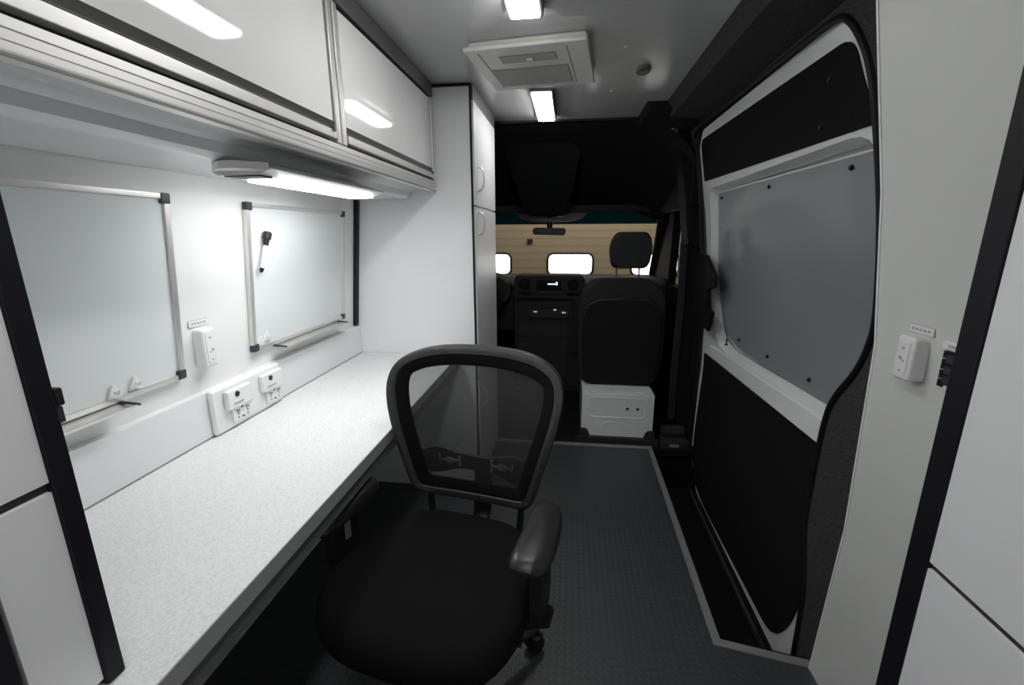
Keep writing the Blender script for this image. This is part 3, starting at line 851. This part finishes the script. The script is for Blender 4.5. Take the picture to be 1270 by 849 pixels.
# storage tray glimpsed in the dark under the desk
# ================================================================== CAB
struct('wall_front', bx(-1.12, -1.06, 2.70, 4.6, -.1, 1.9), M['cab_dk'])
struct('floor', bx(-1.12, 1.05, 2.705, 4.35, -.06, -.02), M['cab_dk'])
# headliner: swept arch from the roof down to the windscreen header
bm = B(); rows = []
NY = 14
for i in range(NY + 1):
    t = i / NY
    y = 2.84 + t * 1.21
    ztop = 1.955 - .10 * t - .33 * t ** 1.7
    hw = .74 + .03 * t
    row = []
    for k in range(29):
        a = -1 + 2 * k / 28
        x = -.12 + hw * a * (1.15)
        drop = .28 * abs(a) ** 5
        row.append(bm.verts.new((x, y, ztop - drop * (1 - .55 * t))))
    rows.append(row)
for A, C in zip(rows, rows[1:]):
    for k in range(28): bm.faces.new((A[k], A[k + 1], C[k + 1], C[k]))
up = bmesh.ops.extrude_face_region(bm, geom=list(bm.faces))
bmesh.ops.translate(bm, verts=[v for v in up['geom'] if isinstance(v, bmesh.types.BMVert)], vec=(0, 0, .04))
hl = struct('ceiling', bm, M['headliner'])
# overhead console bulge
bm = B()
pts = []
for t, hw, z in ((-.2, .265, 1.975), (.1, .26, 1.88), (.3, .24, 1.79), (.5, .225, 1.695), (.7, .20, 1.60), (.9, .185, 1.515), (1, .17, 1.49)):
    y = 3.15 + .75 * t
    pts.append([bm.verts.new((-.20 + sx * hw * f, y, z - (.0 if abs(f * sx) > .8 else .018))) for sx, f in ((-1, 1.0), (-1, .75), (1, .75), (1, 1.0))])
for A, C in zip(pts, pts[1:]):
    for k in range(3): bm.faces.new((A[k], A[k + 1], C[k + 1], C[k]))
up = bmesh.ops.extrude_face_region(bm, geom=list(bm.faces))
bmesh.ops.translate(bm, verts=[v for v in up['geom'] if isinstance(v, bmesh.types.BMVert)], vec=(0, .02, .05))
M['console'] = mat('console_plastic', (.027, .029, .032), .8, spec=.2)
struct('overhead_console', bm, M['console'], 'dark grey overhead console', hl)
# windscreen header, windscreen glass with tinted band
struct('trim_10', bx(-1.06, 1.0, 3.93, 4.08, 1.50, 1.56, bev=.012), M['cab'])
hexv = lambda x0, x1, ya, za, yb, zb, t: [(x0, ya, za), (x1, ya, za), (x1, ya + t, za), (x0, ya + t, za), (x0, yb, zb), (x1, yb, zb), (x1, yb + t, zb), (x0, yb + t, zb)]
wy = lambda z: 4.04 + (1.52 - z) * 1.15
wf = struct('window_1', hexa(B(), hexv(-1.04, .93, wy(.88), .88, wy(1.408), 1.408, .006)), M['glass'], 'windscreen')
struct('tint_band', hexa(B(), hexv(-1.04, .93, wy(1.408), 1.408, wy(1.53), 1.53, .006)), M['teal'], 'dark teal sun band', wf)
# right cab side: door lining, window opening, pillars
def side(name, pts, x, t, m, parent=None, label=None): return struct(name, prism_x(B(), pts, x, x + t), m, label, parent)
cabd = side('door_2', [(3.02, -.3), (4.6, -.3), (4.6, .88), (4.45, .93), (3.10, .93), (3.02, .93)], .80, .06, M['cab_dk'], None, 'dark passenger door lining')
bm = B()
tube(bm, [(.83, 3.14, .92), (.80, 3.16, 1.30), (.76, 3.20, 1.50), (.765, 3.9, 1.50), (.80, 4.20, 1.25), (.83, 4.42, .92)], [.022] * 6, 8)
struct('window_frame', bm, M['cab'], None, cabd)
struct('window_glass', prism_x(B(), [(3.14, .93), (4.42, .93), (3.95, 1.50), (3.2, 1.50)], .835, .84), M['glass'], None, cabd)
struct('window_bar', tube(B(), [(.845, 3.9, .93), (.80, 3.84, 1.50)], [.010, .008], 8), M['alu_dark'], None, cabd)
# B pillar cover, seat belt
bm = B()
prism_y(bm, [(.74, -.3), (1.0, -.3), (1.0, 1.95), (.60, 1.95), (.63, 1.80), (.675, 1.55), (.71, 1.30), (.725, 1.0), (.735, .5)], 2.90, 3.06)
bmesh.ops.bevel(bm, geom=list(bm.edges), offset=.015, segments=3, affect='EDGES', profile=.5)
struct('trim_11', bm, M['cab_dk'])
struct('trim_14', prism_x(B(), [(3.77, .93), (4.62, .93), (4.62, 1.0), (4.12, 1.56), (3.72, 1.56)], .80, .86), M['cab_dk'])
struct('trim_15', tube(B(), [(.785, 4.42, .95), (.775, 4.20, 1.25), (.745, 3.95, 1.50)], [.03, .028, .022], 10), M['cab'])
struct('trim_16', prism_x(B(), [(2.86, 1.49), (4.12, 1.49), (4.12, 2.0), (2.86, 2.0)], .705, .90), M['cab_dk'])
struct('trim_17', prism_x(B(), [(3.95, .9), (4.62, .9), (4.0, 1.6), (3.9, 1.6)], -1.06, -1.0), M['cab_dk'])
bm = B()
prism_x(bm, [(2.86, -.3), (2.95, -.3), (2.95, 1.9), (2.86, 1.9)], .80, 1.0)
struct('trim_12', bm, M['cab_dk'])
sb = thing('seat_belt', 'black seat belt strap hanging down the dark pillar beside the passenger seat', 'seat belt', (.70, 2.88, .1))
bm = B()
tube(bm, [(.69, 2.885, 1.28), (.70, 2.88, .9), (.69, 2.87, .45), (.70, 2.88, .12)], [(.022, .0015)] * 4, 8, flat=(0, 1, 0))
obj('strap', bm, M['seatfab'], sb)
obj('anchor', lathe(B(), [(.022, 0), (.022, .012), (.015, .018)], (.69, 2.865, 1.28), 'y', 14), M['cap'], sb)
# plastic entry-step cover between floor and step
ec = thing('step_cover', 'black plastic sill cover with a small pale catch beside the entry step', 'sill cover', (.65, 2.8, 0))
obj('cover', bx(.61, .79, 2.72, 2.85, -.05, .03, bev=.012), M['cab'], ec)
obj('raised_rib', bx(.62, .78, 2.79, 2.85, .03, .10, bev=.02), M['cab'], ec)
obj('catch', bx(.665, .725, 2.712, 2.725, -.005, .012, bev=.003), M['slotgrey'], ec)

# passenger seat
ps = thing('passenger_seat', 'black passenger seat seen from behind, on a white steel pedestal', 'car seat', (.33, 3.0, -.019))
bm = bx(.104, .562, 2.755, 3.25, .03, .325, bev=.006)
bs = obj('pedestal', bm, M['white_paint'], ps)
bm = B()
pr = catmull(round_poly([(.155, .300), (.51, .300), (.51, .165), (.155, .165)], .03, 3), 1)
tube(bm, [(x, 2.756, z) for x, z in pr], .004, 6, closed=True)
obj('pressed_panel', bm, M['white_paint'], bs)
bm = B()
tube(bm, [(x, 2.756, z) for x, z in ((.235, .035), (.235, .11), (.26, .13), (.37, .13), (.395, .11))], .004, 6)
obj('pressed_rib', bm, M['white_paint'], bs)
for x in (.395, .46):
    obj('bolt_hole', lathe(B(), [(.010, 0), (.010, .004)], (x, 2.7525, .228), 'y', 12), M['slot'], bs)
for x0, x1 in ((.155, .20), (.44, .50)):
    obj('mounting_tab', bx(x0, x1, 2.758, 2.80, .325, .338, bev=.004), M['white_paint'], bs)
for s, x in ((1, .085), (-1, .582)):
    bm = prism_y(B(), [(x, -.019), (x + s * .095, -.019), (x + s * .065, .07), (x + s * .05, .085), (x + s * .012, .085)], 2.738, 2.753)
    obj('foot_bracket', bm, M['cab'], ps)
obj('sill_bar', bx(.07, .60, 2.735, 2.76, -.019, .029, bev=.004), M['cab'], ps)
def cushion(out, y0, y1, bev, prof=.5):
    bm = B()
    a = [bm.verts.new((x, y0, z)) for x, z in out]; b = [bm.verts.new((x, y1, z)) for x, z in out]
    n = len(out); f1 = bm.faces.new(a); f2 = bm.faces.new(b[::-1])
    for i in range(n): bm.faces.new((a[i], a[(i + 1) % n], b[(i + 1) % n], b[i]))
    bmesh.ops.bevel(bm, geom=list(f1.edges) + list(f2.edges), offset=bev, segments=4, affect='EDGES', profile=.5)
    return bm
o = round_poly([(.10, .335), (.60, .335), (.635, .60), (.625, .90), (.56, 1.035), (.14, 1.035), (.075, .90), (.070, .60)], [.03, .03, .1, .1, .08, .08, .1, .1], 5)
sbk = obj('backrest', cushion(o, 2.96, 3.09, .03), M['seatfab'], ps)
o = round_poly([(.12, .335), (.58, .335), (.605, .60), (.60, .80), (.585, .885), (.50, .91), (.20, .91), (.115, .885), (.10, .80), (.095, .60)], [.03, .03, .1, .05, .05, .1, .1, .05, .05, .1], 5)
bp = obj('back_shell', cushion(o, 2.925, 2.965, .015), M['cab_dk'], ps)
obj('shell_piping', tube(B(), [(.105, 2.925, .80), (.125, 2.925, .87), (.20, 2.925, .905), (.35, 2.925, .912), (.50, 2.925, .905), (.575, 2.925, .87), (.597, 2.925, .80)], .004, 6), M['frame_pl'], bp)
bm = bx(.11, .59, 2.985, 3.45, .339, .46, bev=.04, seg=4); obj('seat_cushion', bm, M['seatfab'], ps)
o = round_poly([(.275, 1.105), (.505, 1.105), (.525, 1.24), (.50, 1.335), (.295, 1.335), (.255, 1.24)], [.035, .035, .06, .035, .035, .06], 5)
hr = obj('headrest', cushion(o, 2.97, 3.07, .03), M['seatfab'], ps)
for x in (.31, .455):
    obj('headrest_post', tube(B(), [(x, 3.03, 1.03), (x, 3.02, 1.115)], .006, 8), M['alu_dark'], hr)

# dashboard
db = thing('dashboard', 'black van dashboard with centre stack, round vents and a lit display', 'dashboard', (-.15, 4.0, .3))
bm = B()
prism_x(bm, [(3.84, .50), (3.80, .80), (3.83, .90), (3.92, .955), (4.50, .93), (4.50, .50)], -1.05, .86)
obj('dash_body', bm, M['cab'], db)
pr = round_poly([(-.455, -.02), (.125, -.02), (.135, .955), (.11, .985), (-.44, .985), (-.455, .955)], [0, 0, .02, .02, .02, .02], 3)
bm = B()
a = [bm.verts.new((x, 3.75, z)) for x, z in pr]; b = [bm.verts.new((x, 4.0, z)) for x, z in pr]
n = len(a); bm.faces.new(a); bm.faces.new(b[::-1])
for i in range(n): bm.faces.new((a[i], a[(i + 1) % n], b[(i + 1) % n], b[i]))
cs = obj('centre_stack', bm, M['cab'], db)
for x in (-.367, .035):
    v = obj('round_vent', lathe(B(), [(.048, 0), (.048, -.012), (.036, -.014), (.034, -.004)], (x, 3.75, .915), 'y', 22), M['cab_dk'], cs)
    for k in (-1, 0, 1):
        obj('vane', bx(x - .03, x + .03, 3.738, 3.742, .913 + k * .018, .916 + k * .018), M['frame_pl'], v, smooth=False)
obj('storage_slot', bx(-.44, .09, 3.744, 3.752, .775, .800, bev=.003), M['cab_dk'], cs)
obj('storage_slot', bx(-.42, -.31, 3.744, 3.752, .825, .85, bev=.003), M['cab_dk'], cs)
obj('storage_slot', bx(-.02, .09, 3.744, 3.752, .82, .85, bev=.003), M['cab_dk'], cs)
dp = obj('display', bx(-.27, -.06, 3.740, 3.752, .865, .945, bev=.004), M['cab_dk'], cs)
obj('lit_text', bx(-.175, -.110, 3.737, 3.741, .912, .922), M['disp'], dp, smooth=False)
obj('lit_icon', bx(-.108, -.092, 3.737, 3.741, .908, .935), M['disp'], dp, smooth=False)
obj('button_row', bx(-.26, -.06, 3.742, 3.752, .835, .858, bev=.004), M['slot'], cs)
hp_ = obj('heater_panel', bx(-.33, .01, 3.735, 3.752, .625, .70, bev=.008), M['slot'], cs)
for x, z, w in ((-.275, .682, .020), (-.035, .678, .022), (-.11, .700, .014)):
    obj('lit_button', bx(x - w / 2 - .005, x + w / 2 + .005, 3.732, 3.736, z - .005, z + .006), mat('dim_light', (.5, .5, .5), .5, emit=(.9, .9, .9, .35)), hp_, smooth=False)
obj('lower_bin', bx(-.43, .0, 3.742, 3.752, .10, .57, bev=.006), M['slot'], cs)
obj('bin_shelf', bx(-.42, -.01, 3.735, 3.745, .46, .475, bev=.003), M['cab'], cs)
obj('stack_side_trim', bx(.03, .125, 3.735, 3.7495, .33, .80, bev=.006), M['frame_pl'] if False else M['console'], cs)
# instrument hood on driver's side
bm = B()
lathe(bm, [(.24, 0), (.24, .28)], (0, 0, 0), 'y', 28)
for v in bm.verts: v.co = Vector((-.73 + v.co.x * 1.05, 3.67 + v.co.y, .86 + v.co.z * .60))
obj('instrument_hood', bm, M['cab'], db)
# steering wheel (mostly hidden by the tall cabinet)
bm = B()
Rm = Matrix.Translation((-.73, 3.48, .80)) @ Matrix.Rotation(math.radians(62), 4, 'X')
tube(bm, [Rm @ Vector((.19 * math.cos(2 * PI * k / 32), .19 * math.sin(2 * PI * k / 32), 0)) for k in range(32)], .014, 10, closed=True)
stw = obj('steering_wheel', bm, M['cab_dk'], db)
bm = B()
for a in (0, PI, -PI / 2):
    tube(bm, [Rm @ Vector((.03 * math.cos(a), .03 * math.sin(a), 0)), Rm @ Vector((.19 * math.cos(a), .19 * math.sin(a), 0))], [.016, .012], 8)
obj('spokes', bm, M['cab_dk'], stw)
bm = lathe(B(), [(.05, -.02), (.06, 0), (.05, .02), (.03, .03)], (0, 0, 0), 'z', 20); bm.transform(Rm); obj('hub', bm, M['cab_dk'], stw)
obj('column', tube(B(), [Rm @ Vector((0, 0, -.01)), (-.73, 3.68, .72)], [.035, .045], 12), M['cab_dk'], stw)

# rear-view mirror
mr = thing('rear_view_mirror', 'black rear-view mirror hanging in the middle of the windscreen', 'mirror', (-.175, 3.95, 1.34))
bm = B()
o = round_poly([(-.315, 1.318), (-.05, 1.310), (-.035, 1.335), (-.04, 1.372), (-.30, 1.378), (-.32, 1.36)], .018, 4)
obj('housing', cushion(o, 3.93, 3.965, .010), M['mirror'], mr)
obj('stem', tube(B(), [(-.175, 3.965, 1.37), (-.175, 3.99, 1.42), (-.175, 3.995, 1.47)], [.022, .028, .05], 10), M['mirror'], mr)
bm = B()
o = round_poly([(-.47, 1.50), (.15, 1.50), (.11, 1.455), (-.02, 1.425), (-.32, 1.425), (-.43, 1.455)], [.01, .01, .03, .03, .03, .03], 4)
obj('sensor_cover', cushion(o, 3.955, 3.995, .008), M['mirror'], mr)
obj('chrome_lens', bx(-.11, -.06, 3.95, 3.956, 1.462, 1.472, bev=.002), M['alu'], mr)
obj('chrome_lens', bx(-.32, -.27, 3.95, 3.956, 1.465, 1.472, bev=.002), M['alu_dark'], mr)

# ================================================================== GARAGE IN FRONT OF THE VAN
gw = 6.2
wins = []
for k, cx in enumerate((-1.115, .022 - .0, 1.15)):
    wins.append((cx, .62 / 2))
def gwin(cx): return round_poly([(cx - .305, .775), (cx + .305, .775), (cx + .305, 1.065), (cx - .305, 1.065)], .09, 6)
bm = B()
# wall face in X,Z with rounded window openings
def sheet_y(bm, outline, holes, y, thick):
    tmp = sheet(B(), outline, holes, lambda z: 0, thick, step=.4)
    for v in tmp.verts: v.co = Vector((v.co.y, y + v.co.x, v.co.z))
    me = bpy.data.meshes.new('tmp'); tmp.to_mesh(me); tmp.free(); bm.from_mesh(me); bpy.data.meshes.remove(me)
    return bm
cxs = (-1.105, .012, 1.13)
gar = struct('wall_garage', sheet_y(B(), [(-4, -.7), (4.5, -.7), (4.5, 3.2), (-4, 3.2)], [gwin(c) for c in cxs], gw, .05), M['garage'], 'beige panelled garage door wall', smooth=False)
for k, c in enumerate(cxs):
    w = struct('window_%d' % (k + 2), sheet_y(B(), gwin(c), [], gw + .03, .005), M['winlight'], 'bright rounded garage window', smooth=False)
    struct('window_seal', tube(B(), [(x, gw - .004, z) for x, z in gwin(c)], .016, 8, closed=True), M['cap'], None, w)
struct('floor', bx(-4, 4.5, 4.62, gw, -.74, -.70), M['gfloor'])
struct('ceiling', bx(-4, 4.5, 4.9, gw, 3.2, 3.24), M['gfloor'])
tag(obj('wall_sensor', bx(-.575, -.50, gw - .03, gw - .001, 1.228, 1.262, bev=.005), M['sensor']), 'small brown box on the beige garage wall left below the mirror', 'sensor')
# engine bulkhead below the windscreen
struct('trim_13', bx(-1.06, 1.0, 4.505, 4.56, -.3, .93), M['cab_dk'])

# ================================================================== LIGHT
def area(name, loc, rot, size, energy, col=(1, 1, 1)):
    l = bpy.data.lights.new(name, 'AREA'); l.shape = 'RECTANGLE'; l.size, l.size_y = size
    l.energy = energy; l.color = col
    o = link(bpy.data.objects.new(name, l)); o.location = loc; o.rotation_euler = rot
    return o
area('garage_wall_fill', (.3, 5.3, 3.1), (math.radians(20), 0, 0), (3, .5), 44, (1, .96, .90))  # unseen area light, added to brighten the beige garage wall
w = bpy.data.worlds.new('world'); SC.world = w; w.use_nodes = True
w.node_tree.nodes['Background'].inputs[0].default_value = (.6, .63, .68, 1)
w.node_tree.nodes['Background'].inputs[1].default_value = .05

# ================================================================== CAMERA
cam = bpy.data.cameras.new('camera'); co = link(bpy.data.objects.new('camera', cam)); SC.camera = co
cam.sensor_width = 36; cam.sensor_fit = 'HORIZONTAL'; cam.lens = 36 * 552.3 / 1270
cam.clip_start = .02
pitch, yaw, roll = math.radians(13.69), math.radians(7.27), math.radians(-.25)
co.location = (0, 0, H)
co.rotation_euler = (Matrix.Rotation(yaw, 3, 'Z') @ Matrix.Rotation(PI / 2 - pitch, 3, 'X') @ Matrix.Rotation(roll, 3, 'Z')).to_euler()
vs = SC.view_settings
vs.view_transform = 'Standard'; vs.look = 'None'; vs.gamma = 1; vs.exposure = 0.0
vs.use_curve_mapping = False
SC.cycles.max_bounces = 10; SC.cycles.diffuse_bounces = 6; SC.cycles.transparent_max_bounces = 12
